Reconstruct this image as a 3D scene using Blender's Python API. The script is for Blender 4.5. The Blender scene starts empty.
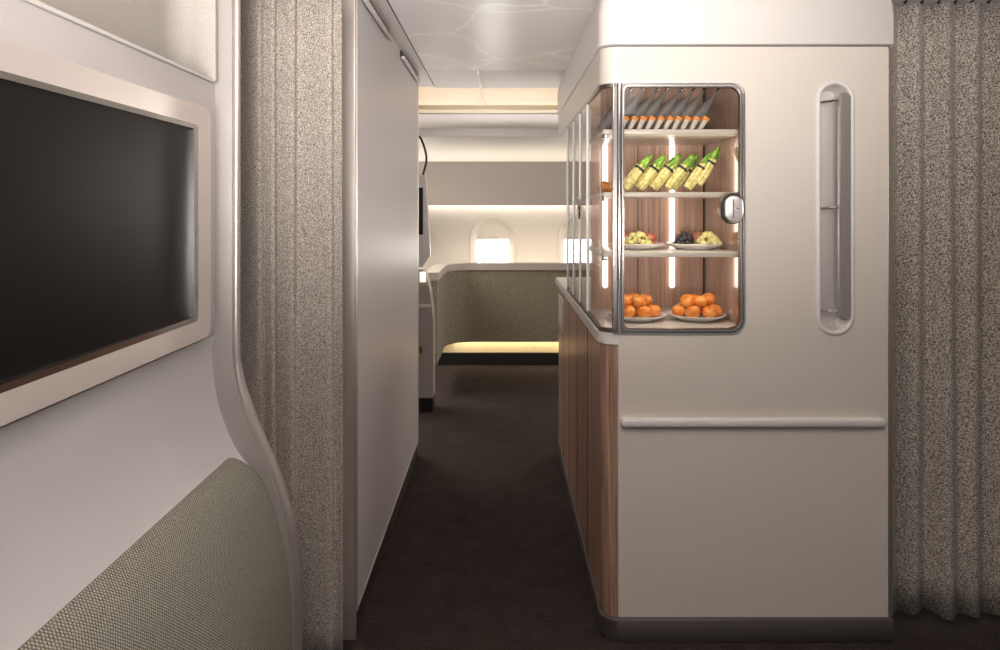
import bpy, bmesh, math, random
from mathutils import Vector, Matrix
PI = math.pi
random.seed(7)
sc = bpy.context.scene
C = sc.collection

# ---------------------------------------------------------------- camera, world, lights, exposure
EYE = 1.45
cd = bpy.data.cameras.new('camera'); cam = bpy.data.objects.new('camera', cd); C.objects.link(cam)
cam.location = (0, 0, EYE); cam.rotation_euler = (PI/2, 0, 0)
cd.sensor_width = 36; cd.lens = 25.2; cd.shift_x = -0.002; cd.shift_y = -0.116; cd.clip_start = 0.02
sc.camera = cam
w = bpy.data.worlds.new('world'); sc.world = w; w.use_nodes = True
w.node_tree.nodes['Background'].inputs[0].default_value = (1.0, 0.95, 0.91, 1)
w.node_tree.nodes['Background'].inputs[1].default_value = 0.2
sc.view_settings.view_transform = 'Standard'; sc.view_settings.look = 'None'
sc.view_settings.gamma = 1; sc.view_settings.use_curve_mapping = False
sc.view_settings.exposure = 0.0

def area(name, loc, rot, sx, sy, power, col=(1, .93, .86), spread=PI):
    l = bpy.data.lights.new(name, 'AREA'); l.shape = 'RECTANGLE'; l.size = sx; l.size_y = sy
    l.energy = power; l.color = col; l.spread = spread
    o = bpy.data.objects.new(name, l); C.objects.link(o); o.location = loc; o.rotation_euler = rot
    return o
# cabin ceiling lamps over the near aisle (out of the frame above)
area('ceiling_lamp', (0.55, 1.15, 2.20), (math.radians(16), 0, 0), 2.0, 0.4, 13, (1, .95, .915))
area('ceiling_lamp', (0.0, 0.2, 2.18), (math.radians(20), 0, 0), 1.8, 0.5, 8, (1, .95, .92))
# added fill light behind the camera, brightening the ceiling and cabinet front
area('ceiling_wash_fill', (0.0, -0.5, 1.30), (math.radians(90+30), 0, 0), 1.6, 0.4, 36, (1, .965, .945), math.radians(75))
# added fill lights for the far cabin, unseen behind left wall and cabinet
area('cabin_side_fill', (-1.7, 6.1, 1.75), (PI/2, 0, math.radians(-140)), 1.0, 0.5, 24, (1, .95, .89))
area('cabin_side_fill', (1.9, 6.1, 1.6), (PI/2, 0, math.radians(136)), 1.0, 0.6, 24, (1, .95, .89))
area('cabin_side_fill', (-1.5, 5.5, 2.08), (0, math.radians(-33), 0), 1.1, 1.1, 24, (1, .92, .84), math.radians(120))
# added fill hidden behind the divider, throwing light back along the ceiling
area('divider_fill', (0.2, 6.75, 0.75), (math.radians(-(90+20)), 0, 0), 1.6, 0.15, 18, (1, .96, .92), math.radians(70))
# added fill strips brightening the case, under its top plate and each shelf lip
for z, p in ((1.940, .35), (1.704, .55), (1.488, .55), (1.281, .6)):
    area('case_fill', (.585, 2.412, z), (math.radians(28), 0, 0), .44, .008, p, (1, .93, .83))

# ---------------------------------------------------------------- materials
def lin(c):
    return tuple(((v/255)/12.92 if v/255 <= .04045 else ((v/255+.055)/1.055)**2.4) for v in c) + (1,)
def mat(name, rgb, rough=.5, metal=0, spec=.5, coat=0):
    m = bpy.data.materials.new(name); m.use_nodes = True
    b = m.node_tree.nodes['Principled BSDF']
    b.inputs['Base Color'].default_value = lin(rgb); b.inputs['Roughness'].default_value = rough
    b.inputs['Metallic'].default_value = metal; b.inputs['Specular IOR Level'].default_value = spec
    b.inputs['Coat Weight'].default_value = coat
    return m
def nd(m, t, **kw):
    n = m.node_tree.nodes.new(t)
    for k, v in kw.items(): setattr(n, k, v)
    return n
def lk(m, a, b): m.node_tree.links.new(a, b)
def coords(m, scale=(1, 1, 1), rot=(0, 0, 0)):
    t = nd(m, 'ShaderNodeTexCoord'); p = nd(m, 'ShaderNodeMapping')
    p.inputs['Scale'].default_value = scale; p.inputs['Rotation'].default_value = rot
    lk(m, t.outputs['Object'], p.inputs['Vector']); return p.outputs['Vector']
def ramp(m, fac, stops):
    r = nd(m, 'ShaderNodeValToRGB'); e = r.color_ramp.elements
    while len(e) < len(stops): e.new(.5)
    for el, (p, c) in zip(e, stops): el.position = p; el.color = lin(c)
    lk(m, fac, r.inputs[0]); return r.outputs[0]
def noise(m, vec, scale, detail=2, rough=.5, dist=0):
    n = nd(m, 'ShaderNodeTexNoise'); n.inputs['Scale'].default_value = scale
    n.inputs['Detail'].default_value = detail; n.inputs['Roughness'].default_value = rough
    n.inputs['Distortion'].default_value = dist
    lk(m, vec, n.inputs['Vector']); return n.outputs['Fac']
def bump(m, h, strength, dist=.002):
    b = nd(m, 'ShaderNodeBump'); b.inputs['Strength'].default_value = strength; b.inputs['Distance'].default_value = dist
    lk(m, h, b.inputs['Height']); lk(m, b.outputs[0], m.node_tree.nodes['Principled BSDF'].inputs['Normal'])
def speckle(name, rgb, amt, scale, rough=.5, bstr=.2, stretch=(1, 1, 1), metal=0):
    m = mat(name, rgb, rough, metal)
    v = coords(m, stretch); f = noise(m, v, scale, 3, .6)
    lo = tuple(max(0, c-amt) for c in rgb); hi = tuple(min(255, c+amt) for c in rgb)
    lk(m, ramp(m, f, [(.3, lo), (.7, hi)]), m.node_tree.nodes['Principled BSDF'].inputs['Base Color'])
    if bstr: bump(m, f, bstr)
    return m
def tweed(name, stops, scale, rough=.95):
    m = mat(name, stops[1][1], rough, spec=.15)
    v = coords(m)
    n1 = noise(m, v, scale, 2, .7); vo = nd(m, 'ShaderNodeTexVoronoi'); vo.inputs['Scale'].default_value = scale*1.1
    lk(m, v, vo.inputs['Vector'])
    mx = nd(m, 'ShaderNodeMath', operation='MULTIPLY_ADD'); lk(m, vo.outputs['Distance'], mx.inputs[0])
    mx.inputs[1].default_value = -.35; lk(m, n1, mx.inputs[2])
    ad = nd(m, 'ShaderNodeMath', operation='ADD'); lk(m, mx.outputs[0], ad.inputs[0]); ad.inputs[1].default_value = .17
    lk(m, ramp(m, ad.outputs[0], stops), m.node_tree.nodes['Principled BSDF'].inputs['Base Color'])
    bump(m, ad.outputs[0], .5, .003)
    m.node_tree.nodes['Principled BSDF'].inputs['Sheen Weight'].default_value = .15
    return m
def woodmat(name, dark, mid, light, rough=.35, coat=0, seams=None):
    m = mat(name, mid, rough, coat=coat); b = m.node_tree.nodes['Principled BSDF']
    v = coords(m, (14, 14, .55)); a = noise(m, v, 2.2, 6, .65, 1.2)
    v2 = coords(m, (60, 60, 1.2)); c = noise(m, v2, 3, 3, .6, .2)
    mx = nd(m, 'ShaderNodeMath', operation='MULTIPLY_ADD'); lk(m, c, mx.inputs[0]); mx.inputs[1].default_value = .4
    m2 = nd(m, 'ShaderNodeMath', operation='MULTIPLY'); lk(m, a, m2.inputs[0]); m2.inputs[1].default_value = .75
    lk(m, m2.outputs[0], mx.inputs[2])
    col = ramp(m, mx.outputs[0], [(.38, dark), (.56, mid), (.74, light)])
    lk(m, col, b.inputs['Base Color'])
    return m
def emis(name, rgb, s):
    m = bpy.data.materials.new(name); m.use_nodes = True; nt = m.node_tree; nt.nodes.clear()
    e = nt.nodes.new('ShaderNodeEmission'); o = nt.nodes.new('ShaderNodeOutputMaterial')
    e.inputs[0].default_value = lin(rgb); e.inputs[1].default_value = s
    nt.links.new(e.outputs[0], o.inputs[0]); return m
def thinglass(name, tint=(245, 243, 240), rough=.02, ior=1.45, blend=1.0):
    m = bpy.data.materials.new(name); m.use_nodes = True; nt = m.node_tree; nt.nodes.clear()
    o = nt.nodes.new('ShaderNodeOutputMaterial'); mx = nt.nodes.new('ShaderNodeMixShader')
    f = nt.nodes.new('ShaderNodeFresnel'); f.inputs[0].default_value = ior
    t = nt.nodes.new('ShaderNodeBsdfTransparent'); t.inputs[0].default_value = lin(tint)
    g = nt.nodes.new('ShaderNodeBsdfGlossy'); g.inputs['Roughness'].default_value = rough
    k = nt.nodes.new('ShaderNodeMath'); k.operation = 'MULTIPLY'; k.inputs[1].default_value = blend
    nt.links.new(f.outputs[0], k.inputs[0]); nt.links.new(k.outputs[0], mx.inputs[0])
    nt.links.new(t.outputs[0], mx.inputs[1]); nt.links.new(g.outputs[0], mx.inputs[2]); nt.links.new(mx.outputs[0], o.inputs[0])
    return m

M = {}
M['white'] = mat('satin_white_lacquer', (222, 215, 210), .42)
M['front'] = speckle('warm_white_laminate', (204, 193, 182), 2, 400, .38, .03)
M['soffit'] = mat('soft_white_moulding', (213, 206, 200), .4)
M['leftpanel'] = mat('pearl_wall_panel', (214, 207, 206), .4, spec=.4)
M['housing'] = mat('pale_grey_lacquer', (196, 189, 187), .42)
M['lower'] = mat('pearl_grey_lacquer', (204, 198, 196), .4)
M['console_shaded'] = mat('shaded_white_console', (170, 160, 153), .5)  # white console, its unlit front darkened in the base colour
M['leather'] = speckle('grained_grey_vinyl', (180, 173, 165), 7, 150, .5, 1.0, (1, 1, 1.6))
M['frame_tex'] = speckle('fine_grained_grey', (184, 177, 172), 5, 420, .42, .25, metal=.45)
M['metal'] = mat('brushed_champagne_metal', (205, 195, 187), .32, .75)
M['bezel'] = mat('satin_silver_bezel', (226, 214, 207), .3, .45)
M['chrome'] = mat('polished_steel', (205, 203, 202), .12, 1)
M['brightedge'] = mat('polished_glass_edge', (245, 243, 240), .2)
M['darkmetal'] = mat('smoked_dark_steel', (126, 119, 114), .28, 1)
M['handlebar'] = mat('dark_satin_steel', (170, 162, 157), .28, .7)
M['recess'] = mat('satin_steel_recess', (222, 214, 208), .32, .45)
M['screen'] = mat('glossy_black_screen', (18, 16, 16), .36, spec=.22)
M['black'] = mat('matt_black', (16, 15, 15), .6)
M['groove'] = mat('dark_groove', (52, 46, 43), .7)
M['kick'] = mat('dark_brown_kickplate', (74, 66, 64), .5)
M['trimstrip'] = mat('bronze_edge_strip', (150, 138, 126), .35, .6)
M['wood'] = woodmat('walnut_veneer', (100, 72, 60), (148, 114, 97), (182, 149, 131), .32)
M['woodlight'] = woodmat('light_walnut_panel', (152, 116, 98), (190, 154, 136), (214, 182, 164), .4)
M['woodgloss'] = woodmat('glossy_walnut_panel', (152, 122, 104), (182, 150, 132), (202, 172, 154), .1, .8)
M['shelf'] = mat('frosted_shelf', (222, 216, 208), .25)
M['counter'] = mat('light_stone_counter', (206, 199, 193), .3)
M['plate'] = mat('white_porcelain', (236, 233, 230), .15)
M['curtain'] = tweed('grey_tweed_curtain', [(.30, (90, 82, 75)), (.48, (152, 141, 131)), (.68, (212, 202, 190))], 330)
M['curtain_loop'] = tweed('grey_boucle_curtain', [(.30, (90, 82, 75)), (.48, (152, 141, 131)), (.68, (212, 202, 190))], 190)
M['pad'] = tweed('olive_grey_weave', [(.32, (66, 62, 54)), (.48, (138, 133, 120)), (.64, (196, 190, 176))], 300)
def weave():
    m = mat('olive_grey_diagonal_weave', (138, 133, 120), .95, spec=.15); b = m.node_tree.nodes['Principled BSDF']
    v = coords(m, (1, 1, 1), (PI/4, 0, 0)); sx = nd(m, 'ShaderNodeTexWave', bands_direction='Y'); sy = nd(m, 'ShaderNodeTexWave', bands_direction='Z')
    for q in (sx, sy):
        q.inputs['Scale'].default_value = 58; q.inputs['Distortion'].default_value = .8; q.inputs['Detail'].default_value = 1; lk(m, v, q.inputs['Vector'])
    mu = nd(m, 'ShaderNodeMath', operation='MULTIPLY'); lk(m, sx.outputs['Fac'], mu.inputs[0]); lk(m, sy.outputs['Fac'], mu.inputs[1])
    n = noise(m, coords(m), 260, 2, .7); ad = nd(m, 'ShaderNodeMath', operation='MULTIPLY_ADD'); lk(m, n, ad.inputs[0]); ad.inputs[1].default_value = .9; lk(m, mu.outputs[0], ad.inputs[2])
    lk(m, ramp(m, ad.outputs[0], [(.35, (88, 84, 75)), (.65, (132, 127, 115)), (1.0, (178, 173, 160))]), b.inputs['Base Color'])
    bump(m, mu.outputs[0], .5, .002); return m
M['pad'] = weave()
M['sofa'] = tweed('olive_green_upholstery', [(.30, (106, 98, 83)), (.48, (142, 133, 114)), (.68, (178, 168, 146))], 150)
M['taupe'] = mat('taupe_locker_front', (190, 178, 168), .45)
M['farwhite'] = mat('cream_sidewall', (232, 226, 218), .5)
M['ceil_far'] = mat('far_ceiling_white', (214, 206, 200), .45)
M['led_w'] = emis('white_led', (255, 246, 232), 4.2)
M['led_warm'] = emis('warm_led', (255, 240, 212), 9)
M['led_case'] = emis('case_led', (255, 246, 234), 4.5)
M['pane'] = emis('bright_daylight_pane', (255, 252, 246), 9)
M['glass'] = thinglass('clear_glass', blend=.7)
M['glass2'] = thinglass('clear_side_glass', (244, 242, 240), .03, 1.35, .35)
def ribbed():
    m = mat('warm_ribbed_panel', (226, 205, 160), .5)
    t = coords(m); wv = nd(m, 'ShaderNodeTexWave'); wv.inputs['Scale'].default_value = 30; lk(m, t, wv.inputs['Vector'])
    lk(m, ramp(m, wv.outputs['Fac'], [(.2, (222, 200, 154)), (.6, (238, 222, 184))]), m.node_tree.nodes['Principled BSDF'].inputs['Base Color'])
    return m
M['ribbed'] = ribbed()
def ceilingmat():
    m = mat('veined_gloss_ceiling', (232, 228, 226), .28); b = m.node_tree.nodes['Principled BSDF']
    v = coords(m)
    n = nd(m, 'ShaderNodeTexNoise'); n.inputs['Scale'].default_value = 3.5; n.inputs['Detail'].default_value = 2; lk(m, v, n.inputs['Vector'])
    ad = nd(m, 'ShaderNodeMixRGB', blend_type='LINEAR_LIGHT'); ad.inputs[0].default_value = .09
    lk(m, v, ad.inputs[1]); lk(m, n.outputs['Color'], ad.inputs[2])
    vo = nd(m, 'ShaderNodeTexVoronoi', feature='DISTANCE_TO_EDGE'); vo.inputs['Scale'].default_value = 1.9; lk(m, ad.outputs[0], vo.inputs['Vector'])
    lk(m, ramp(m, vo.outputs['Distance'], [(.0, (252, 250, 247)), (.020, (232, 227, 224)), (.2, (228, 223, 221))]), b.inputs['Base Color'])
    return m
M['ceiling'] = ceilingmat()
def carpet():
    m = mat('dark_carpet', (52, 46, 42), .95, spec=.1); b = m.node_tree.nodes['Principled BSDF']
    v = coords(m, (1, .45, 1)); a = noise(m, v, 170, 3, .7); c = noise(m, coords(m), 9, 4, .6)
    mx = nd(m, 'ShaderNodeMath', operation='MULTIPLY_ADD'); lk(m, c, mx.inputs[0]); mx.inputs[1].default_value = .25
    m2 = nd(m, 'ShaderNodeMath', operation='MULTIPLY'); lk(m, a, m2.inputs[0]); m2.inputs[1].default_value = .75; lk(m, m2.outputs[0], mx.inputs[2])
    lk(m, ramp(m, mx.outputs[0], [(.36, (42, 35, 32)), (.5, (54, 46, 42)), (.64, (70, 61, 56))]), b.inputs['Base Color'])
    bump(m, a, .5, .003); return m
M['carpet'] = carpet()
def fruit(name, c1, c2, c3, scale, rough=.4, bs=.1):
    m = mat(name, c2, rough); v = coords(m)
    f = noise(m, v, scale, 3, .6)
    lk(m, ramp(m, f, [(.35, c1), (.5, c2), (.65, c3)]), m.node_tree.nodes['Principled BSDF'].inputs['Base Color'])
    if bs: bump(m, noise(m, v, 500, 1), bs, .001)
    return m
M['orange'] = fruit('mandarin_skin', (214, 112, 36), (230, 142, 58), (238, 166, 88), 30, .38, .3)
M['apple'] = fruit('apple_skin', (160, 74, 58), (198, 122, 92), (222, 176, 128), 26, .3)
M['grape_pale'] = fruit('pale_grape_skin', (186, 176, 96), (222, 214, 142), (240, 234, 180), 75, .3, 0)
M['grape_dark'] = mat('black_grape_skin', (58, 52, 58), .3)
M['stem'] = mat('brown_stem', (90, 66, 40), .7)
M['celery'] = fruit('pale_celery_stalk', (176, 164, 92), (214, 204, 132), (232, 226, 168), 60, .4, 0)
M['leaf'] = fruit('green_leaf', (84, 130, 34), (118, 168, 52), (170, 205, 96), 40, .45, 0)
M['band'] = mat('dark_green_band', (34, 42, 26), .5)
M['pastry'] = fruit('baked_crust', (150, 84, 34), (206, 130, 62), (232, 172, 100), 40, .45, .2)
M['bottle'] = mat('smoky_grey_glass', (120, 118, 118), .3)
M['paper'] = mat('white_sleeve', (198, 191, 184), .5)
M['filling'] = fruit('orange_filling', (214, 128, 50), (232, 152, 72), (242, 176, 100), 60, .45, 0)

# ---------------------------------------------------------------- geometry helpers
def obj(name, bm, m, parent=None, smooth=False, angle=35):
    me = bpy.data.meshes.new(name)
    bmesh.ops.recalc_face_normals(bm, faces=bm.faces)
    bm.to_mesh(me); bm.free()
    if parent is not None and parent.type == 'EMPTY':
        me.transform(Matrix.Translation(-Vector(parent.location)))
    elif parent is not None and parent.parent is not None:
        me.transform(Matrix.Translation(-Vector(parent.parent.location)))
    me.materials.append(m)
    o = bpy.data.objects.new(name, me); C.objects.link(o); o.parent = parent
    if smooth:
        for p in me.polygons: p.use_smooth = True
        me.set_sharp_from_angle(angle=math.radians(angle))
    return o
def thing(name, label, cat, loc=(0, 0, 0), group=None):
    o = bpy.data.objects.new(name, None); C.objects.link(o); o.location = loc; o.empty_display_size = .05
    o['label'] = label; o['category'] = cat
    if group: o['group'] = group
    return o
def tag(o, label, cat, group=None):
    o['label'] = label; o['category'] = cat
    if group: o['group'] = group
    return o
def struct(name, bm, m, label, parent=None, smooth=False, cat='structure'):
    o = obj(name, bm, m, parent, smooth)
    if parent is None: o['kind'] = 'structure'; o['label'] = label; o['category'] = cat
    return o
def setorigin(o, loc):
    loc = Vector(loc); o.data.transform(Matrix.Translation(-loc)); o.location = loc; return o
def box(bm, x0, x1, y0, y1, z0, z1, bev=0, seg=2):
    r = bmesh.ops.create_cube(bm, size=1); vs = r['verts']
    bmesh.ops.scale(bm, vec=(x1-x0, y1-y0, z1-z0), verts=vs)
    bmesh.ops.translate(bm, vec=((x0+x1)/2, (y0+y1)/2, (z0+z1)/2), verts=vs)
    if bev:
        es = list({e for v in vs for e in v.link_edges})
        bmesh.ops.bevel(bm, geom=es, offset=bev, segments=seg, affect='EDGES', profile=.5)
    return bm
def bx(*a, **k): return box(bmesh.new(), *a, **k)
def prism(bm, pts, z0, z1, axis='z', insets=None):
    """polygon pts (2d) extruded; axis z: pts=(x,y); axis y: pts=(x,z) extruded y z0..z1; axis x: pts=(y,z)"""
    def P(a, b, t):
        return {'z': (a, b, t), 'y': (a, t, b), 'x': (t, a, b)}[axis]
    b0 = [bm.verts.new(P(a, b, z0)) for a, b in pts]; b1 = [bm.verts.new(P(a, b, z1)) for a, b in pts]
    n = len(pts)
    bm.faces.new(b0); bm.faces.new(b1)
    for i in range(n): bm.faces.new((b0[i], b0[(i+1) % n], b1[(i+1) % n], b1[i]))
    return bm
def holed(bm, outer, holes, t0, t1, axis='y'):
    """flat plate with holes"""
    def P(a, b, t): return {'z': (a, b, t), 'y': (a, t, b), 'x': (t, a, b)}[axis]
    es = []
    for loop in [outer]+holes:
        vs = [bm.verts.new(P(a, b, t0)) for a, b in loop]
        for i in range(len(vs)): es.append(bm.edges.new((vs[i], vs[(i+1) % len(vs)])))
    r = bmesh.ops.triangle_fill(bm, use_beauty=True, use_dissolve=False, edges=es)
    fs = [g for g in r['geom'] if isinstance(g, bmesh.types.BMFace)]
    ex = bmesh.ops.extrude_face_region(bm, geom=fs)
    vs = [g for g in ex['geom'] if isinstance(g, bmesh.types.BMVert)]
    d = Vector(P(0, 0, t1-t0)); bmesh.ops.translate(bm, vec=d, verts=vs)
    return bm
def rrect(x0, x1, y0, y1, r, n=8):
    """rounded rectangle, r single or (bl, br, tr, tl)"""
    if not isinstance(r, (tuple, list)): r = (r,)*4
    out = []
    for (cx, cy, a0, rr) in ((x0, y0, PI, r[0]), (x1, y0, 1.5*PI, r[1]), (x1, y1, 0, r[2]), (x0, y1, .5*PI, r[3])):
        ox = cx+rr if cx == x0 else cx-rr; oy = cy+rr if cy == y0 else cy-rr
        if rr < 1e-5: out.append((cx, cy)); continue
        for i in range(n+1):
            a = a0+i/n*PI/2; out.append((ox+rr*math.cos(a), oy+rr*math.sin(a)))
    return out
def ring(bm, outer, inner, t0, t1, axis='y'):
    def P(a, b, t): return {'z': (a, b, t), 'y': (a, t, b), 'x': (t, a, b)}[axis]
    n = len(outer); L = []
    for pts, t in ((outer, t0), (inner, t0), (inner, t1), (outer, t1)):
        L.append([bm.verts.new(P(a, b, t)) for a, b in pts])
    for k in range(4):
        A, B = L[k], L[(k+1) % 4]
        for i in range(n): bm.faces.new((A[i], A[(i+1) % n], B[(i+1) % n], B[i]))
    return bm
def loft(bm, loops, cap=True):
    L = [[bm.verts.new(p) for p in lp] for lp in loops]; n = len(L[0])
    for A, B in zip(L, L[1:]):
        for i in range(n): bm.faces.new((A[i], A[(i+1) % n], B[(i+1) % n], B[i]))
    if cap: bm.faces.new(L[0]); bm.faces.new(L[-1])
    return bm
def tube(bm, pts, r, n=10, flat=1.0, closed=False):
    pts = [Vector(p) for p in pts]; N = len(pts); rings = []
    up = None
    for i, p in enumerate(pts):
        if closed: d = (pts[(i+1) % N]-pts[i-1]).normalized()
        else: d = (pts[min(i+1, N-1)]-pts[max(i-1, 0)]).normalized()
        if up is None:
            up = Vector((0, 1, 0)) if abs(d.y) < .8 else Vector((0, 0, 1))
        s = d.cross(up).normalized(); u = s.cross(d).normalized(); up = u
        rr = r[i] if isinstance(r, (list, tuple)) else r
        rings.append([bm.verts.new(p+s*math.cos(2*PI*k/n)*rr+u*math.sin(2*PI*k/n)*rr*flat) for k in range(n)])
    rng = range(N if closed else N-1)
    for i in rng:
        A, B = rings[i], rings[(i+1) % N]
        for k in range(n): bm.faces.new((A[k], A[(k+1) % n], B[(k+1) % n], B[k]))
    if not closed: bm.faces.new(rings[0]); bm.faces.new(rings[-1])
    return bm
def band(bm, path, z0, z1, th):
    """vertical sheet following plan path (x,y), thickness th to the left of travel"""
    n = len(path); off = []
    for i in range(n):
        a = Vector(path[max(i-1, 0)]); b = Vector(path[min(i+1, n-1)]); d = (b-a).normalized()
        off.append((path[i][0]-d.y*th, path[i][1]+d.x*th))
    pts = list(path)+off[::-1]
    A = [bm.verts.new((x, y, z0)) for x, y in pts]; B = [bm.verts.new((x, y, z1)) for x, y in pts]
    m = len(pts)
    for i in range(m): bm.faces.new((A[i], A[(i+1) % m], B[(i+1) % m], B[i]))
    for i in range(n-1):
        bm.faces.new((A[i], A[i+1], A[m-2-i], A[m-1-i])); bm.faces.new((B[i], B[i+1], B[m-2-i], B[m-1-i]))
    return bm
def lathe(bm, prof, c=(0, 0, 0), n=24, sx=1, sy=1):
    """prof: list of (r,z); closes at r=0"""
    rings = []
    for r, z in prof:
        if r < 1e-6: rings.append([bm.verts.new((c[0], c[1], c[2]+z))])
        else: rings.append([bm.verts.new((c[0]+r*sx*math.cos(2*PI*k/n), c[1]+r*sy*math.sin(2*PI*k/n), c[2]+z)) for k in range(n)])
    for A, B in zip(rings, rings[1:]):
        for k in range(n):
            a0, a1 = A[k % len(A)], A[(k+1) % len(A)]; b0, b1 = B[k % len(B)], B[(k+1) % len(B)]
            f = []
            for v in (a0, a1, b1, b0):
                if v not in f: f.append(v)
            if len(f) >= 3: bm.faces.new(f)
    return bm
def ball(bm, c, r, sub=2, s=(1, 1, 1)):
    g = bmesh.ops.create_icosphere(bm, subdivisions=sub, radius=r)
    bmesh.ops.scale(bm, vec=s, verts=g['verts']); bmesh.ops.translate(bm, vec=c, verts=g['verts']); return bm
def smoothpath(pts, k=6):
    out = []; n = len(pts)
    for i in range(n-1):
        p0, p1, p2, p3 = pts[max(i-1, 0)], pts[i], pts[i+1], pts[min(i+2, n-1)]
        for j in range(k):
            t = j/k
            out.append(tuple(.5*((2*b)+(-a+c)*t+(2*a-5*b+4*c-d)*t*t+(-a+3*b-3*c+d)*t**3) for a, b, c, d in zip(p0, p1, p2, p3)))
    out.append(tuple(pts[-1])); return out

# ================================================================ SETTING
struct('floor', bx(-3, 3, -1.5, 7.4, -.05, 0), M['carpet'], 'dark brown woven carpet floor', cat='floor')
CZ = 2.22
struct('ceiling', bx(-.421, .62, .0, 3.88, CZ, CZ+.05), M['ceiling'], 'glossy pale ceiling panel with fine white veins above the aisle', cat='ceiling')
struct('ceiling_left', bx(-1.6, -.427, -.6, 4.4, CZ, CZ+.05), M['ceil_far'], 'plain pale ceiling strip beside the left wall', cat='ceiling')
struct('ceiling_right', bx(.625, 2.6, .0, 4.4, CZ, CZ+.05), M['ceil_far'], 'plain ceiling over the right curtain', cat='ceiling')
struct('trim_1', bx(-.4275, -.4205, 0, 3.90, CZ+.002, CZ+.06), M['black'], 'thin black gap running along the ceiling', cat='trim')
struct('ceiling_far', bx(-.4205, .62, 3.886, 4.45, CZ, CZ+.05), M['ceil_far'], 'plain pale ceiling panel behind the veined panel', cat='ceiling')
b = bmesh.new()   # far vault: step up, curved cove face, lip
prof = [(4.45, 2.24), (4.6, 2.37), (4.8, 2.42), (4.95, 2.40), (5.05, 2.34), (5.10, 2.27), (5.10, 2.19)]
prof = smoothpath(prof, 4)
outer = [(y+.02, z+.03) for y, z in prof]
prism(b, prof+outer[::-1], -2.6, 2.6, axis='x')
struct('ceiling_cove', b, M['ceil_far'], 'curved ceiling cove washed with warm light', smooth=True, cat='ceiling')
b = bx(-2.6, 2.6, 4.93, 4.955, 2.150, 2.182); box(b, -2.6, 2.6, 4.955, 5.12, 2.150, 2.166)
struct('trim_2', b, mat('ochre_lip', (236, 218, 178), .5), 'ochre lip along the ceiling cove', cat='trim')
tag(obj('cove_light', bx(-2.5, 2.5, 5.035, 5.06, 2.166, 2.174), M['led_warm']), 'warm light strip hidden behind the lip of the ceiling cove', 'light')
struct('ceiling_outer', bx(-2.6, 2.6, 5.12, 6.02, 2.142, 2.19), M['ceil_far'], 'lower ceiling panel in front of the lockers', cat='ceiling')
b = bmesh.new()
prof = smoothpath([(6.0, 2.142), (6.0, 2.10), (6.01, 2.07), (6.08, 2.065), (6.25, 2.05), (6.42, 2.01), (6.53, 1.95), (6.57, 1.87), (6.575, 1.80)], 3)
prism(b, prof+[(y+.03, z+.03) for y, z in prof][::-1], -2.6, 2.6, axis='x')
struct('ceiling_curve', b, M['farwhite'], 'curved white ceiling panel above the lockers', smooth=True, cat='ceiling')

# left bulkhead
WX = -.493
struct('wall_left', bx(-.560, WX, 2.37, 4.11, .094, CZ), M['leftpanel'], 'tall smooth pearl white panel wall on the left of the aisle', cat='wall')
b = bx(-.565, WX+.0005, 2.35, 2.372, 0, CZ, bev=.004); box(b, -.556, WX+.003, 2.372, 2.378, .094, CZ)
struct('trim_3', b, M['metal'], 'vertical champagne metal edge of the left wall', cat='trim')
struct('trim_4', bx(-.556, WX+.003, 4.108, 4.122, 0, CZ), M['metal'], 'metal strip at the far end of the left wall', cat='trim')
struct('baseboard_left', bx(-.555, WX-.004, 2.372, 4.11, 0, .086), M['groove'], 'dark skirting below the left wall', cat='baseboard')
struct('trim_5', bx(-.556, WX+.003, 2.372, 4.11, .086, .094), M['metal'], 'thin metal strip along the bottom of the left wall', cat='trim')

def grab(y0, y1, label):
    t = thing('ceiling_handrail', label, 'handrail', (-.478, (y0+y1)/2, 2.19), group='handrails along the top of the left wall')
    b = bmesh.new(); box(b, -.487, -.470, y0, y1, 2.176, 2.190, bev=.004); obj('rail', b, M['white'], t, True)
    b = bmesh.new(); box(b, -.4925, -.486, y0+.01, y1-.01, 2.184, 2.219); obj('mount', b, M['groove'], t)
grab(2.15, 3.03, 'pale slim handrail at the top of the left wall, nearer the camera')
grab(3.38, 4.02, 'pale slim handrail at the top of the left wall, farther along the aisle')

tk = tag(obj('ceiling_track', bx(-.139, -.129, 3.9, 5.1, 2.200, 2.2195, bev=.002), M['metal']), 'thin metal track crossing the ceiling towards the far cove', 'track')

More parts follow.
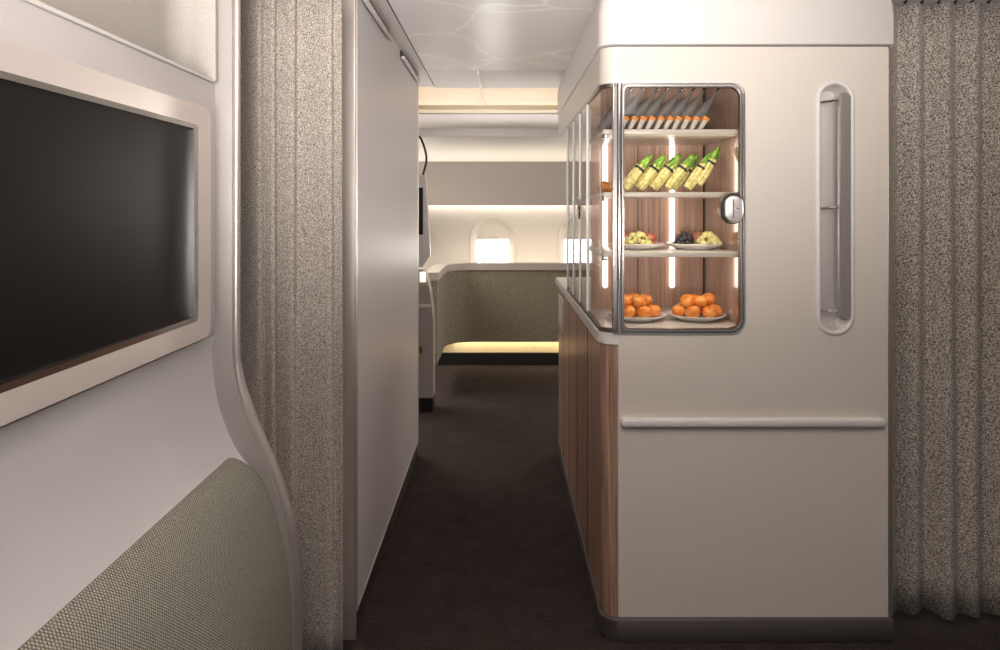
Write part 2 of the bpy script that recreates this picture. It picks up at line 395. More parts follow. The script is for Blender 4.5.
# far cabin wall with windows
wins = [-.09, .785, -.965]
def oval(cx, cz, hw, hh, r, n=10): return rrect(cx-hw, cx+hw, cz-hh, cz+hh, r, n)
b = bmesh.new()
holed(b, [(-2.6, 0), (2.6, 0), (2.6, 1.95), (-2.6, 1.95)], [oval(x, 1.06, .205, .285, .19) for x in wins], 7.0, 7.03)
struct('wall_far', b, M['farwhite'], 'cream cabin sidewall with rounded windows behind the divider', cat='wall')
for i, x in enumerate(wins):
    r = bpy.data.objects.new('window_%d' % (i+1), None); C.objects.link(r); r.location = (x, 7.0, 1.06); r['kind'] = 'structure'
    r['label'] = ['bright rounded cabin window above the divider', 'bright rounded cabin window seen through the glass screen', 'bright cabin window hidden behind the left wall'][i]
    r['category'] = 'window'
    b = bmesh.new()
    lo = [[(px, yy, pz) for px, pz in oval(x, 1.06, hw, hh, rr)] for yy, hw, hh, rr in
          ((6.997, .235, .315, .215), (6.988, .228, .308, .21), (6.992, .218, .298, .205), (7.012, .162, .245, .13), (7.035, .152, .235, .12))]
    loft(b, lo, cap=False); obj('window_frame', b, M['farwhite'], r, True, 60)
    b = bmesh.new(); prism(b, oval(x, 1.06, .17, .24, .13), 7.035, 7.045, axis='y'); obj('pane', b, M['pane'], r)
    b = bmesh.new(); prism(b, rrect(x-.180, x+.180, 1.145, 1.312, (.01, .01, .14, .14)), 7.012, 7.022, axis='y')
    s = obj('window_shade', b, M['farwhite'], r)
    obj('shade_tab', bx(x-.05, x+.05, 7.004, 7.013, 1.158, 1.172, bev=.004), M['housing'], s)

# overhead lockers
t = thing('overhead_locker', 'long taupe overhead locker between two glowing light strips', 'locker', (0, 6.45, 1.47))
b = bmesh.new(); prism(b, [(6.40, 1.482), (6.405, 1.885), (6.43, 1.885), (6.43, 1.52), (6.90, 1.52), (6.92, 1.482)], -2.6, 2.6, axis='x')
obj('locker_front', b, M['taupe'], t)
b = bx(-2.6, 2.6, 6.43, 6.56, 1.84, 1.85); obj('locker_top', b, M['farwhite'], t)
tag(obj('cove_light', bx(-2.5, 2.5, 6.45, 6.48, 1.85, 1.862), M['led_w']), 'white light strip above the taupe overhead locker', 'light')
tag(obj('cove_light', bx(-2.5, 2.5, 6.93, 6.97, 1.480, 1.50), M['led_w']), 'white light strip under the taupe overhead locker, washing the window wall', 'light')
struct('trim_6', bx(-2.6, 2.6, 6.92, 7.0, 1.502, 1.52), M['farwhite'], 'closing strip behind the lower cove light', cat='trim')

# divider sofa at the far end
t = thing('divider', 'low olive grey upholstered divider with white ledge below the windows', 'divider', (0, 6.4, 0))
def arc(cx, cy, r, a0, a1, n=8): return [(cx+r*math.cos(math.radians(a0+(a1-a0)*i/n)), cy+r*math.sin(math.radians(a0+(a1-a0)*i/n))) for i in range(n+1)]
path = [(-.507, 5.45), (-.507, 6.15)] + arc(-.257, 6.15, .25, 180, 90, 10)[1:] + [(2.5, 6.40)]
b = bmesh.new(); band(b, path, .234, .89, .05); obj('upholstered_shell', b, M['sofa'], t, True)
b = bmesh.new(); band(b, [(-.495, 5.45), (-.495, 6.15)] + arc(-.257, 6.15, .238, 180, 90, 10)[1:] + [(2.5, 6.388)], .892, .955, .11); obj('ledge', b, M['taupe'], t, True)
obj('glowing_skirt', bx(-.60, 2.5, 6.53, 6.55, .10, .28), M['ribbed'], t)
obj('plinth', bx(-.62, 2.5, 6.50, 6.62, 0, .112), M['black'], t)
tag(obj('skirt_light', bx(-.45, 2.45, 6.46, 6.475, .242, .25), emis('skirt_led', (255, 236, 204), 24)), 'warm light strip tucked under the olive divider', 'light')

# console with monitor beyond the left wall
t = thing('side_console', 'narrow pale side console with black plinth past the end of the left wall', 'console', (-.56, 5.1, 0))
pts = [(-.75, .10), (-.493, .10), (-.491, .60), (-.498, .72), (-.515, .86), (-.54, .97), (-.57, 1.02), (-.75, 1.02)]
b = bmesh.new(); prism(b, pts, 5.0, 5.16, axis='y'); obj('cabinet_body', b, M['console_shaded'], t)
obj('edge_band', bx(-.70, -.51, 4.988, 5.0, .745, .768, bev=.003), M['white'], t)
obj('latch', bx(-.61, -.570, 4.99, 5.0, .42, .47, bev=.002), M['darkmetal'], t)
obj('plinth', bx(-.74, -.496, 5.01, 5.15, 0, .10), M['black'], t)
obj('console_light', bx(-.585, -.545, 4.99, 5.0, .93, 1.0), emis('console_glow', (255, 226, 180), 2.2), t)
t = thing('seat_monitor', 'small seat monitor in a white shell above the side console', 'monitor', (-.56, 4.98, 1.02))
b = bmesh.new(); prism(b, [(-.72, 1.06), (-.565, 1.04), (-.53, 1.09), (-.505, 1.12), (-.51, 1.25), (-.538, 1.69), (-.72, 1.69)], 4.92, 4.985, axis='y'); obj('monitor_shell', b, M['white'], t)
b = bx(-.70, -.555, 4.912, 4.92, 1.27, 1.60, bev=.003); obj('screen', b, M['screen'], t)
b = bmesh.new(); tube(b, smoothpath([(-.60, 4.95, 1.97), (-.575, 4.95, 1.95), (-.545, 4.95, 1.87), (-.535, 4.95, 1.79), (-.56, 4.95, 1.69)], 5), .008, 8)
obj('shell_arm', b, M['groove'], t, True)

# ================================================================ LEFT FOREGROUND SUITE
def PXZ(x, y, D): k = 700/D; return ((x-502)/k, EYE-(y-209)/k)
DE = 1.98
inner_px = [(214, -60), (215, 60), (215.5, 200), (216, 330), (219, 379), (226, 412), (240, 445), (256, 466), (266, 485), (275, 510), (284, 545), (289, 580), (291, 615), (291.5, 700)]
outer_px = [(236, -60), (236, 60), (236, 200), (236, 330), (238.5, 374), (248, 410), (262, 445), (273, 470), (281, 493), (287.5, 520), (292, 550), (294.5, 580), (295.5, 615), (295.5, 700)]
inn = smoothpath([PXZ(x, y, DE) for x, y in inner_px], 5); out = smoothpath([PXZ(x, y, DE) for x, y in outer_px], 5)
inn = [(x, min(max(z, 0), 2.2)) for x, z in inn]; out = [(x, min(max(z, 0), 2.2)) for x, z in out]
suite = thing('suite_partition', 'pale curved suite partition with metal edge in the left foreground', 'partition', (-.8, 1.4, 0))
# lower moulded panel following the inner profile
low = [p for p in inn if p[1] <= 1.16]
def sheet(prof, y0, y1, th):
    b = bmesh.new(); n = len(prof)
    prism(b, prof+[(x-th, z) for x, z in prof][::-1], y0, y1, axis='y'); return b
b = bmesh.new()
pp = [(-.80, 1.10)]+[(x, z) for x, z in low if z < 1.09]
prism(b, pp+[(-.95, 0.0), (-.95, 1.10)], -.2, DE-.012, axis='y'); obj('lower_panel', b, M['lower'], suite, True, 30)
# fabric pad, follows the profile below z .735 and rounds at its far top corner
pad = [(x, z) for x, z in low if z <= .78]
b = bmesh.new()
ztop = .78; x_top = pad[0][0]
cols = [(-.2, 1)]+[(DE-.02-.09+.09*math.sin(a*PI/16), math.cos(a*PI/16)) for a in range(0, 9)]
def xat(z):
    for (x0, z0), (x1, z1) in zip(low, low[1:]):
        if z1 <= z <= z0: return x0+(x1-x0)*((z0-z)/max(z0-z1, 1e-6))
    return low[-1][0]
rows = []
NZ = 26
for (y, c) in cols:
    zt = ztop-(1-c)*.09
    rows.append([(y, zt*(1-j/NZ)) for j in range(NZ+1)])
V = [[b.verts.new((xat(z)+(.014 if j > 0 else .002)+(0 if y < DE-.03 else -.008), y, z)) for j, (y, z) in enumerate(r)] for r in rows]
for A, B in zip(V, V[1:]):
    for j in range(NZ): b.faces.new((A[j], A[j+1], B[j+1], B[j]))
o = obj('fabric_pad', b, M['pad'], suite, True, 60)
s = o.modifiers.new('thickness', 'SOLIDIFY'); s.thickness = .012; s.offset = -1
# grained back wall behind monitor and its curved return
plan = [(-.92, -.2), (-.92, 1.86)]+arc(-.84, 1.86, .08, 180, 90, 8)[1:]+[(-.79, 1.945)]
b = bmesh.new(); band(b, plan, 1.802, 2.2, -.02) ; obj('grained_wall', b, M['leather'], suite, True, 60)
# end frame between inner and outer curves
b = bmesh.new()
A = [b.verts.new((x, DE-.03, z)) for x, z in inn]; B = [b.verts.new((x, DE-.03, z)) for x, z in out]
A2 = [b.verts.new((x, DE+.03, z)) for x, z in inn]; B2 = [b.verts.new((x, DE+.03, z)) for x, z in out]
for i in range(len(inn)-1):
    for P, Q in ((A, B), (B, B2), (B2, A2), (A2, A)): b.faces.new((P[i], P[i+1], Q[i+1], Q[i]))
bmesh.ops.remove_doubles(b, verts=b.verts, dist=1e-5)
obj('end_frame', b, M['frame_tex'], suite, True, 40)
b = bmesh.new(); pth = []
for x, z in out:
    p = Vector((x+.004, DE-.006, z))
    if not pth or (p-pth[-1]).length > .006: pth.append(p)
tube(b, pth, [.0105+.0075*min(1, max(0, (1.02-p.z)/.12)) for p in pth], 14); obj('metal_edge', b, M['metal'], suite, True, 60)
# monitor housing
b = bmesh.new(); box(b, -.905, -.80, -.2, 1.955, 1.10, 1.800, bev=.004, seg=3); obj('monitor_housing', b, M['housing'], suite, True, 50)
b = bx(-.90, -.795, -.2, 1.95, 1.799, 1.808, bev=.003); obj('housing_lip', b, M['white'], suite, True)

tv = thing('television', 'large black flat screen with satin silver bezel on the left partition', 'television', (-.80, 1.36, 1.1))
def yz(y0, y1, z0, z1, r): return rrect(y0, y1, z0, z1, r, 8)
b = bmesh.new()
L = []
for xx, o_ in ((-.7995, 0), (-.787, 0), (-.783, .004), (-.790, .085), (-.7925, .088), (-.7995, .090)):
    L.append([(xx, y, z) for y, z in yz(.845+o_, 1.886-o_, 1.108+o_*.70, 1.7195-o_*.70, max(.03-o_*.2, .012))])
loft(b, L, cap=False); obj('bezel', b, M['bezel'], tv, True, 30)
b = bmesh.new(); ring(b, yz(.925, 1.818, 1.160, 1.668, .014), yz(.937, 1.794, 1.173, 1.656, .006), -.7990, -.7885, axis='x'); obj('inner_trim', b, M['chrome'], tv, True, 30)
obj('screen', bx(-.7992, -.7955, .93, 1.80, 1.165, 1.664), M['screen'], tv)

# ================================================================ CURTAINS
def curtain(path, z0, z1, name, label, hemf=None, nz=16, cm='curtain'):
    b = bmesh.new(); th = .005
    n = len(path); rows = []
    for j in range(nz+1):
        t = j/nz; rows.append([b.verts.new((x, y+.006*math.sin(3.1*t+x*23), (z0+(hemf(i) if hemf else 0)*(1-t))*(1-t)+z1*t)) for i, (x, y) in enumerate(path)])
    for A, B in zip(rows, rows[1:]):
        for i in range(n-1): b.faces.new((A[i], A[i+1], B[i+1], B[i]))
    o = obj(name, b, M[cm], None, True, 70)
    m = o.modifiers.new('thickness', 'SOLIDIFY'); m.thickness = .006; m.offset = 0
    tag(o, label, 'curtain'); return o
# left: flat pleats with soft steps
kx = [-.86, -.823, -.79, -.758, -.752, -.745, -.715, -.712, -.704, -.655, -.650, -.642, -.60, -.540, -.533, -.526, -.502]
ky = [2.25, 2.225, 2.20, 2.186, 2.196, 2.204, 2.190, 2.202, 2.206, 2.186, 2.196, 2.206, 2.198, 2.184, 2.196, 2.204, 2.196]
lp = smoothpath(list(zip(kx, ky)), 4)
cl = curtain(lp, .012, 2.165, 'curtain', 'gathered grey tweed curtain hanging between the television partition and left wall')
setorigin(cl, (-.68, 2.2, 0))
rp = []
N = 130
for i in range(N):
    t = i/(N-1); x = 1.318+t*.95
    ph = x*2*PI/.115
    rp.append((x, 2.46-.06*t+.019*math.sin(x*2*PI/.098)+.009*math.sin(x*2*PI/.24+1)))
cr = curtain(rp, .035, 2.165, 'curtain', 'wide pleated grey tweed curtain to the right of the white cabinet', hemf=lambda i: .006*math.sin(i*.35), cm='curtain_loop')
setorigin(cr, (1.75, 2.45, 0))
for (x0, x1, y, lab) in ((-.88, -.50, 2.2, 'dark curtain track above the left curtain'), (1.32, 2.3, 2.44, 'dark curtain track above the right curtain')):
    t = thing('curtain_track', lab, 'curtain track', ((x0+x1)/2, y, 2.19))
    obj('track', bx(x0, x1, y-.012, y+.012, 2.196, 2.2195), M['groove'], t)
    n = int((x1-x0)/.055)
    for k in range(n):
        xx = x0+.03+k*(x1-x0-.05)/max(n-1, 1)
        b = bmesh.new(); tube(b, [(xx, y, 2.197), (xx, y-.006, 2.18), (xx, y+.004, 2.168), (xx, y+.01, 2.176)], .0035, 6); obj('hook', b, M['black'], t, True)

# ================================================================ GALLEY CABINET
Y0 = 2.35; YB = 4.15; XL = .332; XR = 1.312; R = .06
XP = .390; XE = 1.296
cab = thing('galley_cabinet', 'tall warm white galley cabinet with walnut side, bumper rail and recessed handle', 'cabinet', (.82, 3.25, 0))
def corner(x0, y0, r, n=8):   # from (x0+r,y0) round to (x0,y0+r)
    return [(x0+r-r*math.sin(a*PI/2/n), y0+r-r*math.cos(a*PI/2/n)) for a in range(n+1)]
# front panel: C shape with a stadium hole
ZS0, ZS1, XS = 1.034, 1.873, .810
HX0, HX1, HZ0, HZ1 = (820-502)/298, (850-502)/298, EYE-(331-209)/298, EYE+(209-84)/298
outl = [(XP, .080), (XE, .080), (XE, 1.995), (XP, 1.995), (XP, ZS1)]
r = .045
outl += [(XS-r+r*math.sin(a*PI/16), ZS1-r+r*math.cos(a*PI/16)) for a in range(9)]
outl += [(XS-r+r*math.cos(a*PI/16), ZS0+r-r*math.sin(a*PI/16)) for a in range(9)]
outl += [(XP, ZS0)]
b = bmesh.new(); holed(b, outl, [rrect(HX0, HX1, HZ0, HZ1, (HX1-HX0)/2, 10)], Y0, Y0+.02)
obj('front_panel', b, M['front'], cab)
side = corner(XL, Y0, .058)+[(XL, YB-.03)]
b = bmesh.new(); band(b, [(XP+.0005, Y0)]+side[1:], ZS1, 1.995, -.018); obj('header_panel', b, M['front'], cab, True, 40)
sidew = [(XP-.001, Y0+.001)]+corner(XL+.004, Y0+.001, .054)[1:]+[(XL+.004, YB)]
b = bmesh.new(); band(b, sidew, .080, .992, -.018)
wd = obj('walnut_side_panel', b, M['wood'], cab, True, 40)
for yy in (2.74, 3.12, 3.50, 3.82):
    obj('panel_joint', bx(XL+.0025, XL+.006, yy, yy+.004, .082, .99), M['groove'], wd)
# soffit moulding
def plan_loop(ins, z, fwd=0):
    x0 = XL+ins; y0 = Y0+ins-fwd; rr = R
    x1 = XR-ins
    p = corner(x0, y0, rr)[::-1]
    q = [(x1-.003, y0), (x1, y0+.003), (x1, YB-ins), (x0, YB-ins)]
    return [(x, y, z) for x, y in p+q]
b = bmesh.new(); loft(b, [plan_loop(i, z) for i, z in ((.004, 2.000), (-.003, 2.004), (-.003, 2.10), (0, 2.14), (.007, 2.18), (.022, 2.2195))]); obj('soffit', b, M['soffit'], cab, True, 50)
b = bmesh.new(); loft(b, [plan_loop(i, z) for i, z in ((.006, 1.993), (.006, 2.001))]); obj('shadow_gap', b, M['groove'], cab)
b = bmesh.new(); loft(b, [plan_loop(i, z, .012) for i, z in ((.003, 0), (.0, .006), (0, .074), (.006, .0795))]); obj('kickboard', b, M['kick'], cab, True, 50)
obj('edge_strip', bx(XE, XR, Y0, YB-.02, .080, 1.993, bev=.002), M['trimstrip'], cab)
b = bx(.352, XE-.001, 2.376, YB-.02, .0805, .992)
box(b, .60, XE-.001, 2.885, YB-.02, .995, 1.99); box(b, .850, XE-.001, 2.43, 2.885, .995, 1.99)
box(b, .351, .85, 2.371, 2.88, 1.956, 1.99); box(b, .351, .60, 2.88, YB-.03, 1.876, 1.99)
obj('carcass', b, M['white'], cab)
# bumper rail
b = bmesh.new(); zz = EYE-(421.5-209)/298
ra, rb = (621-502)/300.5, (887-502)/300.5
loft(b, [[(x, yy, z) for x, z in rrect(ra+i, rb-i, zz-.0155+i, zz+.0155-i, .015-i, 8)] for yy, i in ((Y0, .001), (Y0-.014, 0), (Y0-.019, .002), (Y0-.022, .006))]); obj('bumper_rail', b, M['soffit'], cab, True, 50)
# recessed grab handle
hr = (HX1-HX0)/2; e = .013
rec = None
b = bmesh.new()
loops = []
for off, yy in ((-.002, Y0-.001), (-.003, Y0+.002), (-.008, Y0+.03), (-.016, Y0+.052)):
    loops.append([(x, yy, z) for x, z in rrect(HX0-off, HX1+off, HZ0-off, HZ1+off, hr+off-.0005, 10)])
loft(b, loops, cap=False)
b.faces.new([v for v in list(b.verts)[-len(loops[0]):]])
rec = obj('handle_recess', b, M['recess'], cab, True, 50)
b = bmesh.new()
loft(b, [[(x, yy, z) for x, z in rrect(HX0-off, HX1+off, HZ0-off, HZ1+off, hr+off-.0005, 10)] for off, yy in ((.016, Y0-.0005), (.013, Y0-.006), (.004, Y0-.008), (0, Y0-.005), (-.003, Y0+.004))], cap=False)
obj('recess_rim', b, M['soffit'], rec, True, 60)
bx0, bx1 = (838-502)/298, (849.5-502)/298; bz0, bz1 = EYE-(320-209)/298, EYE+(209-93)/298
b = bmesh.new()
L = [[(x, yy, z) for x, z in rrect(bx0+i, bx1-i, bz0+i, bz1-i, (bx1-bx0)/2-i-.0005, 8)] for yy, i in ((2.346, .004), (2.340, .001), (2.352, 0), (2.360, .002))]
L = [[(x, yy, z) for x, z in rrect(bx0+i, bx1-i, bz0+i, bz1-i, (bx1-bx0)/2-i-.0005, 8)] for yy, i in ((2.335, .004), (2.339, 0), (2.352, 0), (2.356, .003))]
loft(b, L); obj('grab_bar', b, M['handlebar'], rec, True, 40)
for zc in (EYE+(209-99)/298, EYE+2/298, EYE-(311-209)/298):
    b = bmesh.new(); tube(b, [(bx0+.006, 2.354, zc), (bx0-.012, 2.372, zc-.003), (HX0+.012, 2.398, zc-.006)], .005, 8); obj('bracket', b, M['chrome'], rec, True)
# service hatch in the walnut side
h = obj('service_hatch', bx(XL-.002, XL+.004, 3.78, 4.09, .79, .955, bev=.0015), M['metal'], cab)
obj('hatch_door', bx(XL-.0035, XL-.001, 3.80, 4.07, .805, .94), M['taupe'], h)
# countertop
b = bmesh.new()
pl = [(XP-.0005, Y0)]+corner(XL-.006, Y0, .064)[1:]+[(XL-.006, 4.27), (.598, 4.27), (.598, 2.882), (.845, 2.882), (.845, 2.3705), (XP-.0005, 2.3705)]
prism(b, pl, .9945, 1.034)
bmesh.ops.bevel(b, geom=[ed for ed in b.edges if abs(ed.verts[0].co.z-ed.verts[1].co.z) < 1e-5 and ed.verts[0].co.x < .34 and ed.verts[1].co.x < .34], offset=.004, segments=2, affect='EDGES')
ct = obj('countertop', b, M['counter'], None, True, 40); tag(ct, 'pale grey countertop with rounded corner on top of the walnut side panel', 'countertop'); setorigin(ct, (.5, 3.2, .9945))

# ================================================================ DISPLAY CASE
case = thing('display_case', 'glass food display case with four levels set in the corner of the galley cabinet', 'display case', (.58, 2.6, 1.034))
obj('back_panel', bx(.365, .842, 2.852, 2.872, 1.036, 1.955), M['woodlight'], case)
obj('side_panel', bx(.824, .840, 2.375, 2.850, 1.036, 1.955), M['woodgloss'], case)
obj('corner_seam', bx(.818, .8239, 2.845, 2.8519, 1.046, 1.94), M['groove'], case)
obj('panel_seam', bx(.552, .555, 2.850, 2.8519, 1.046, 1.86), M['groove'], case)
obj('floor_plate', bx(.345, .823, 2.38, 2.851, 1.034, 1.045, bev=.002), M['counter'], case)
obj('top_plate', bx(.345, .823, 2.38, 2.851, 1.945, 1.954), M['darkmetal'], case)
SH = (1.724, 1.508, 1.301)
for z in SH:
    s = obj('shelf', bx(.345, .822, 2.402, 2.842, z-.017, z, bev=.003), M['shelf'], case, True)
    for (sx, sy) in ((.356, 2.43),):
        b = bmesh.new(); lathe(b, [(0, -.03), (.009, -.03), (.009, -.018), (.006, -.017), (.006, .0), (0, .0)], (sx, sy, z-.0), 12); obj('shelf_bracket', b, M['chrome'], s, True)
for xx in (.419, .692):
    b = bmesh.new(); prism(b, rrect(xx-.0095, xx+.0095, 1.13, 1.712, .009, 6), 2.8435, 2.8515, axis='y'); obj('light_strip', b, M['led_case'], case)
# frame
FY = 2.347
b = bmesh.new()
ring(b, rrect(.372, XS+.002, ZS0-.002, ZS1+.001, (.001, .046, .046, .001), 8), rrect(.410, XS-.012, ZS0+.014, ZS1-.014, (.022, .036, .036, .012), 8), FY, FY+.02)
obj('front_frame', b, M['darkmetal'], case, True, 40)
b = bmesh.new()
ring(b, rrect(.405, XS-.005, ZS0+.007, ZS1-.007, (.02, .040, .040, .02), 8), rrect(.409, XS-.009, ZS0+.011, ZS1-.011, (.02, .037, .037, .02), 8), FY-.003, FY)
ring(b, rrect(.373, XS+.005, ZS0-.004, ZS1+.003, (.001, .048, .048, .001), 8), rrect(.375, XS+.001, ZS0, ZS1-.001, (.001, .045, .045, .001), 8), FY-.003, FY+.001)
obj('chrome_lining', b, M['chrome'], case, True, 40)
b = bmesh.new(); tube(b, [(.3935, FY-.001, ZS0+.001), (.3935, FY-.001, ZS1-.001)], .0085, 16); obj('corner_post', b, M['chrome'], case, True)
sp = [(.374, FY+.001)]+corner(XL-.001, FY+.001, .058)[1:]+[(XL-.001, 3.58)]
b = bmesh.new(); band(b, sp, ZS0, ZS0+.016, -.012); obj('bottom_rail', b, M['darkmetal'], case, True, 40)
b = bmesh.new(); band(b, sp, ZS1-.014, ZS1-.0005, -.012); obj('top_rail', b, M['darkmetal'], case, True, 40)
sg = [(x+.003, y+.003) for x, y in sp[:-1]]+[(XL+.002, 3.575)]
b = bmesh.new(); band(b, sg, ZS0+.016, ZS1-.014, -.004); obj('side_glass', b, M['glass2'], case, True, 60)
obj('front_glass', bx(.405, .80, 2.355, 2.359, ZS0+.01, ZS1-.01), M['glass'], case)
for i, yy in enumerate((2.74, 3.0, 3.27, 3.572)):
    obj('mullion', bx(XL-.002, XL+.010, yy-.006, yy+.006, ZS0+.016, ZS1-.014, bev=.003), M['brightedge'], case, True)
# door pull on the side glass
b = bmesh.new(); pz = 1.455
tube(b, [(XL-.008, 2.95+.022*math.cos(a*PI/10), pz+.046*math.sin(a*PI/10)) for a in range(20)], .004, 8, closed=True); obj('door_pull', b, M['chrome'], case, True)
# latch on the front frame
lx, lz = (731.5-502)/298, EYE+.5/298
b = bmesh.new(); L = [[(x, yy, z) for x, z in rrect(lx-hw, lx+hw, lz-hh, lz+hh, hw-.0005, 8)] for yy, hw, hh in ((FY+.006, .040, .052), (FY-.008, .040, .052), (FY-.011, .036, .048), (FY-.009, .030, .043))]
loft(b, L); lt = obj('latch', b, M['darkmetal'], case, True, 40)
b = bmesh.new(); L = [[(x, yy, z) for x, z in rrect(lx+.003-hw, lx+.003+hw, lz-hh, lz+hh, hw-.0005, 8)] for yy, hw, hh in ((FY-.009, .0285, .042), (FY-.013, .0285, .042), (FY-.015, .026, .039))]
loft(b, L); obj('latch_plate', b, M['recess'], lt, True, 40)
b = bx(lx-.002, lx+.003, FY-.019, FY-.014, lz-.032, lz+.032, bev=.0015); box(b, lx+.006, lx+.020, FY-.0165, FY-.015, lz-.002, lz+.001); obj('latch_grip', b, M['chrome'], lt)

# ================================================================ FOOD
def copy_tree(o, parent=None):
    c = o.copy(); C.objects.link(c)
    if parent: c.parent = parent
    for ch in list(o.children): copy_tree(ch, c)
    return c
ORD = ['leftmost', 'second', 'third', 'fourth', 'fifth', 'sixth', 'seventh', 'eighth', 'ninth', 'tenth', 'eleventh']
def nth(i, n): return 'leftmost' if i == 0 else ('rightmost' if i == n-1 else ORD[i]+' from the left')
# bottles leaning on the top shelf
proto = thing('bottle', '', 'bottle', group='grey bottles on the top shelf')
b = bmesh.new(); lathe(b, [(0, 0), (.016, 0), (.019, .004), (.021, .03), (.0235, .07), (.0235, .095), (.020, .118), (.013, .140), (.0065, .162), (.0045, .190), (0, .190)], n=16); obj('bottle_body', b, M['bottle'], proto, True, 60)
b = bmesh.new(); lathe(b, [(0, .190), (.0058, .190), (.0052, .206), (.0035, .214), (0, .214)], n=12); obj('cap', b, M['chrome'], proto, True, 60)
nB = 8
for i in range(nB):
    o = proto if i == 0 else copy_tree(proto)
    o.rotation_euler = (0, math.radians(37+random.uniform(-2, 2)), 0)
    o.location = (.366+i*.0465, 2.62, SH[0]+.0125)
    o['label'] = 'grey bottle, back row of the top shelf, %s' % nth(i, nB)
proto = thing('snack_packet', '', 'snack', group='orange and white snack packets on the top shelf')
b = bmesh.new(); loft(b, [[(x, y, 0) for x, y in rrect(-.007, .007, -.028, .028, .004, 3)], [(x, y, .04) for x, y in rrect(-.009, .009, -.03, .03, .004, 3)]]); obj('sleeve', b, M['paper'], proto, True)
b = bmesh.new(); loft(b, [[(x, y, .0402) for x, y in rrect(-.010, .010, -.030, .030, .005, 3)], [(x, y, .046) for x, y in rrect(-.0125, .0125, -.030, .030, .006, 3)], [(x, y, .053) for x, y in rrect(-.0115, .0115, -.028, .028, .005, 3)]]); obj('filling', b, M['filling'], proto, True, 60)
nS = 10
for i in range(nS):
    o = proto if i == 0 else copy_tree(proto)
    o.rotation_euler = (0, math.radians(28+random.uniform(-2, 2)), 0)
    o.location = (.418+i*.0312, 2.50, SH[0]+.0045)
    o['label'] = 'orange-filled white snack, front row of top shelf, %s' % nth(i, nS)
# celery bundles
proto = thing('celery_bundle', '', 'vegetable', group='celery bundles on the second shelf')
b = bmesh.new()
for k in range(7):
    a = k*2*PI/6; rr = 0 if k == 6 else .0105
    cx, cy = rr*math.cos(a), rr*math.sin(a)
    lathe(b, [(0, 0), (.006, .002), (.0095, .02), (.0105, .05), (.0098, .085), (.007, .108), (0, .110)], (cx, cy, 0), 10)
obj('stalks', b, M['celery'], proto, True, 60)
b = bmesh.new(); lathe(b, [(.0170, .086), (.0205, .087), (.0198, .096), (.0165, .097)], n=16); obj('tie', b, M['band'], proto, True)
b = bmesh.new()
for k in range(9):
    a = k*2*PI/9+.3*(k % 2); out_ = Vector((math.cos(a), math.sin(a), 0)); sd = Vector((-math.sin(a), math.cos(a), 0)); L_ = .052+.016*((k*7) % 5)/4
    vs = []
    for t, wd_, ro in ((0, .007, .0145), (.3, .0085, .0155), (.65, .007, .0125), (1, .0008, .005)):
        c = out_*(ro*(1 if k % 2 else .7))+Vector((0, 0, .094+L_*t))
        vs.append((b.verts.new(c-sd*wd_), b.verts.new(c+out_*.003), b.verts.new(c+sd*wd_)))
    for (p, q, r_), (p2, q2, r2) in zip(vs, vs[1:]):
        b.faces.new((p, q, q2, p2)); b.faces.new((q, r_, r2, q2))
lf = obj('leaves', b, M['leaf'], proto, True, 70); mm = lf.modifiers.new('t', 'SOLIDIFY'); mm.thickness = .0018
cx_ = [(.446, 0, 39), (.499, 0, 39), (.551, .0, 39), (.604, 0, 38), (.634, .0, 37), (.676, .0, 36), (.716, .05, 30)]
for i, (x, dz, a) in enumerate(cx_):
    o = proto if i == 0 else copy_tree(proto)
    o.rotation_euler = (0, math.radians(a), i*.4)
    o.rotation_euler = (Matrix.Rotation(math.radians(a), 3, 'Y') @ Matrix.Rotation(i*.9, 3, 'Z')).to_euler()
    o.location = (x, 2.56+(.05 if i == 4 else 0), SH[1]+.017+dz*.3)
    o['label'] = 'pale celery bundle leaning on the second shelf, %s' % nth(i, 7)
# pastry
b = bmesh.new()
cp = [(-.03, .0, .012), (-.018, .012, .018), (0, .016, .024), (.018, .012, .018), (.03, 0, .012)]
sp_ = smoothpath(cp, 5); rr = [max(.005, .021*math.sin(PI*(i+.7)/(len(sp_)+.4))*(1+.12*math.sin(i*2.1))) for i in range(len(sp_))]
tube(b, sp_, rr, 12); pa = obj('pastry', b, M['pastry'], None, True, 60); pa.location = (.392, 2.60, SH[1]+.001)
pa.rotation_euler = (0, 0, .5)
tag(pa, 'small golden crescent pastry at the left end of the second shelf', 'pastry')
# plates
plate_bm = lambda r: lathe(bmesh.new(), [(0, .003), (r*.5, .003), (r*.52, 0), (r*.60, 0), (r*.62, .003), (r*.85, .010), (r, .020), (r*1.0, .0225), (r*.975, .0225), (r*.83, .0135), (r*.6, .0075), (0, .0065)], n=40)
pls = [(.492, 2.565, 1.0455, .108, 'white plate piled with mandarins, left of the two on the bottom of the case'),
       (.712, 2.565, 1.0455, .106, 'white plate piled with mandarins, right of the two on the bottom of the case'),
       (.500, 2.60, SH[2]+.0005, .106, 'white plate with pale grapes and apples on the third shelf'),
       (.714, 2.60, SH[2]+.0005, .105, 'white plate with black and pale grapes on the third shelf')]
for x, y, z, r, lab in pls:
    o = obj('plate', plate_bm(r), M['plate'], None, True, 50); o.location = (x, y, z); tag(o, lab, 'plate', 'white plates in the display case')
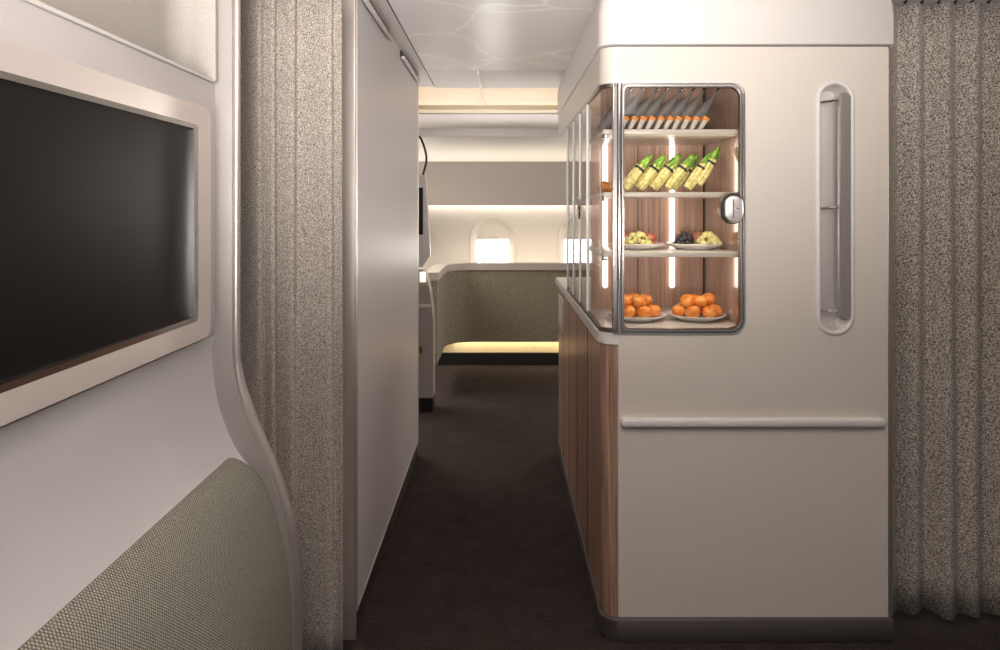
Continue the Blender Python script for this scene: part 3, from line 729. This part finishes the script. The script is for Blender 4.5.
# mandarins
mb = bmesh.new(); lathe(mb, [(0, -.022), (.010, -.0215), (.020, -.015), (.0265, -.004), (.0265, .006), (.021, .0155), (.011, .0205), (.004, .0205), (0, .019)], n=20)
mproto = obj('mandarin', mb, M['orange'], None, True, 80)
b = bmesh.new(); lathe(b, [(.0, .0185), (.003, .0188), (.0025, .0215), (0, .022)], n=8); stemo = obj('stem_button', b, M['stem'], mproto, True)
first = True
def mandarins(cx, cy, zb, base, top, side):
    global first
    for layer, lst in (('bottom layer', base), ('upper layer', top)):
        for i, (dx, dy) in enumerate(lst):
            o = mproto if first else copy_tree(mproto); first = False
            s = random.uniform(.95, 1.06); o.scale = (s, s, s)
            o.location = (cx+dx, cy+dy, zb+.0335+(.036 if layer[0] == 'u' else 0))
            o.rotation_euler = (random.uniform(-.7, .7), random.uniform(-.7, .7), random.uniform(0, 6))
            srt = sorted(lst); k = srt.index((dx, dy)); n = len(lst)
            o['label'] = 'mandarin on the %s bottom plate, %s in the %s' % (side, nth(k, n), layer)
            o['category'] = 'mandarin'; o['group'] = 'mandarins on the %s plate' % side
base7 = [(-.066, .004), (-.038, -.046), (.020, -.052), (.060, -.014), (-.008, .0), (-.032, .050), (.038, .045)]
mandarins(.492, 2.565, 1.0455, base7, [(-.034, -.012), (.002, -.036), (.034, .004), (-.005, .025)], 'left')
base7b = [(-.064, -.008), (-.028, -.056), (.030, -.054), (.066, -.008), (.002, .0), (-.036, .046), (.034, .048)]
mandarins(.712, 2.565, 1.0455, base7b, [(-.038, -.020), (.008, -.030), (.046, .010), (-.002, .026)], 'right')
# apples
ab = bmesh.new(); lathe(ab, [(0, .004), (.010, 0), (.020, .006), (.027, .020), (.0285, .033), (.024, .046), (.014, .052), (.006, .049), (0, .045)], n=20)
ap = obj('apple', ab, M['apple'], None, True, 80)
b = bmesh.new(); tube(b, [(0, 0, .045), (.001, 0, .053), (.004, 0, .060)], .0014, 6); obj('stem', b, M['stem'], ap)
aps = [(.466, 2.665, 'behind the pale grapes on the left'), (.548, 2.60, 'right of the pale grapes on the left'), (.520, 2.66, 'at the back of the left'),
       (.688, 2.668, 'behind the black grapes on the right'), (.745, 2.672, 'behind the pale grapes on the right')]
for i, (x, y, l) in enumerate(aps):
    o = ap if i == 0 else copy_tree(ap); o.location = (x, y, SH[2]+.009); o.rotation_euler = (random.uniform(-.2, .2), random.uniform(-.2, .2), i*1.3)
    o['label'] = 'red and yellow apple %s third shelf plate' % l; o['category'] = 'apple'; o['group'] = 'apples on the third shelf'
def grapes(cx, cy, z, w_, m, lab, n=46):
    rnd = random.Random(int(cx*1000))
    t = thing('grape_bunch', lab, 'grapes', (cx, cy, z), 'grape bunches on the third shelf')
    b = bmesh.new()
    for i in range(n):
        a = rnd.uniform(0, 2*PI); u = math.sqrt(rnd.random()); hgt = (1-u*u)
        ball(b, (cx+u*w_*math.cos(a), cy+u*.032*math.sin(a), z+.010+hgt*.042*rnd.uniform(.75, 1)), rnd.uniform(.0088, .0105), 2)
    obj('berries', b, m, t, True, 80)
    b = bmesh.new(); tube(b, [(cx, cy, z+.02), (cx+.01, cy+.005, z+.052), (cx+.022, cy+.01, z+.056)], .0016, 6); obj('stalk', b, M['stem'], t)
GZ = SH[2]+.011
grapes(.492, 2.545, GZ, .048, M['grape_pale'], 'pale yellow grapes on the left plate of the third shelf', 44)
grapes(.672, 2.565, GZ, .036, M['grape_dark'], 'bunch of black grapes on the right plate of the third shelf', 50)
grapes(.752, 2.55, GZ, .042, M['grape_pale'], 'pale yellow grapes on the right plate of the third shelf', 55)
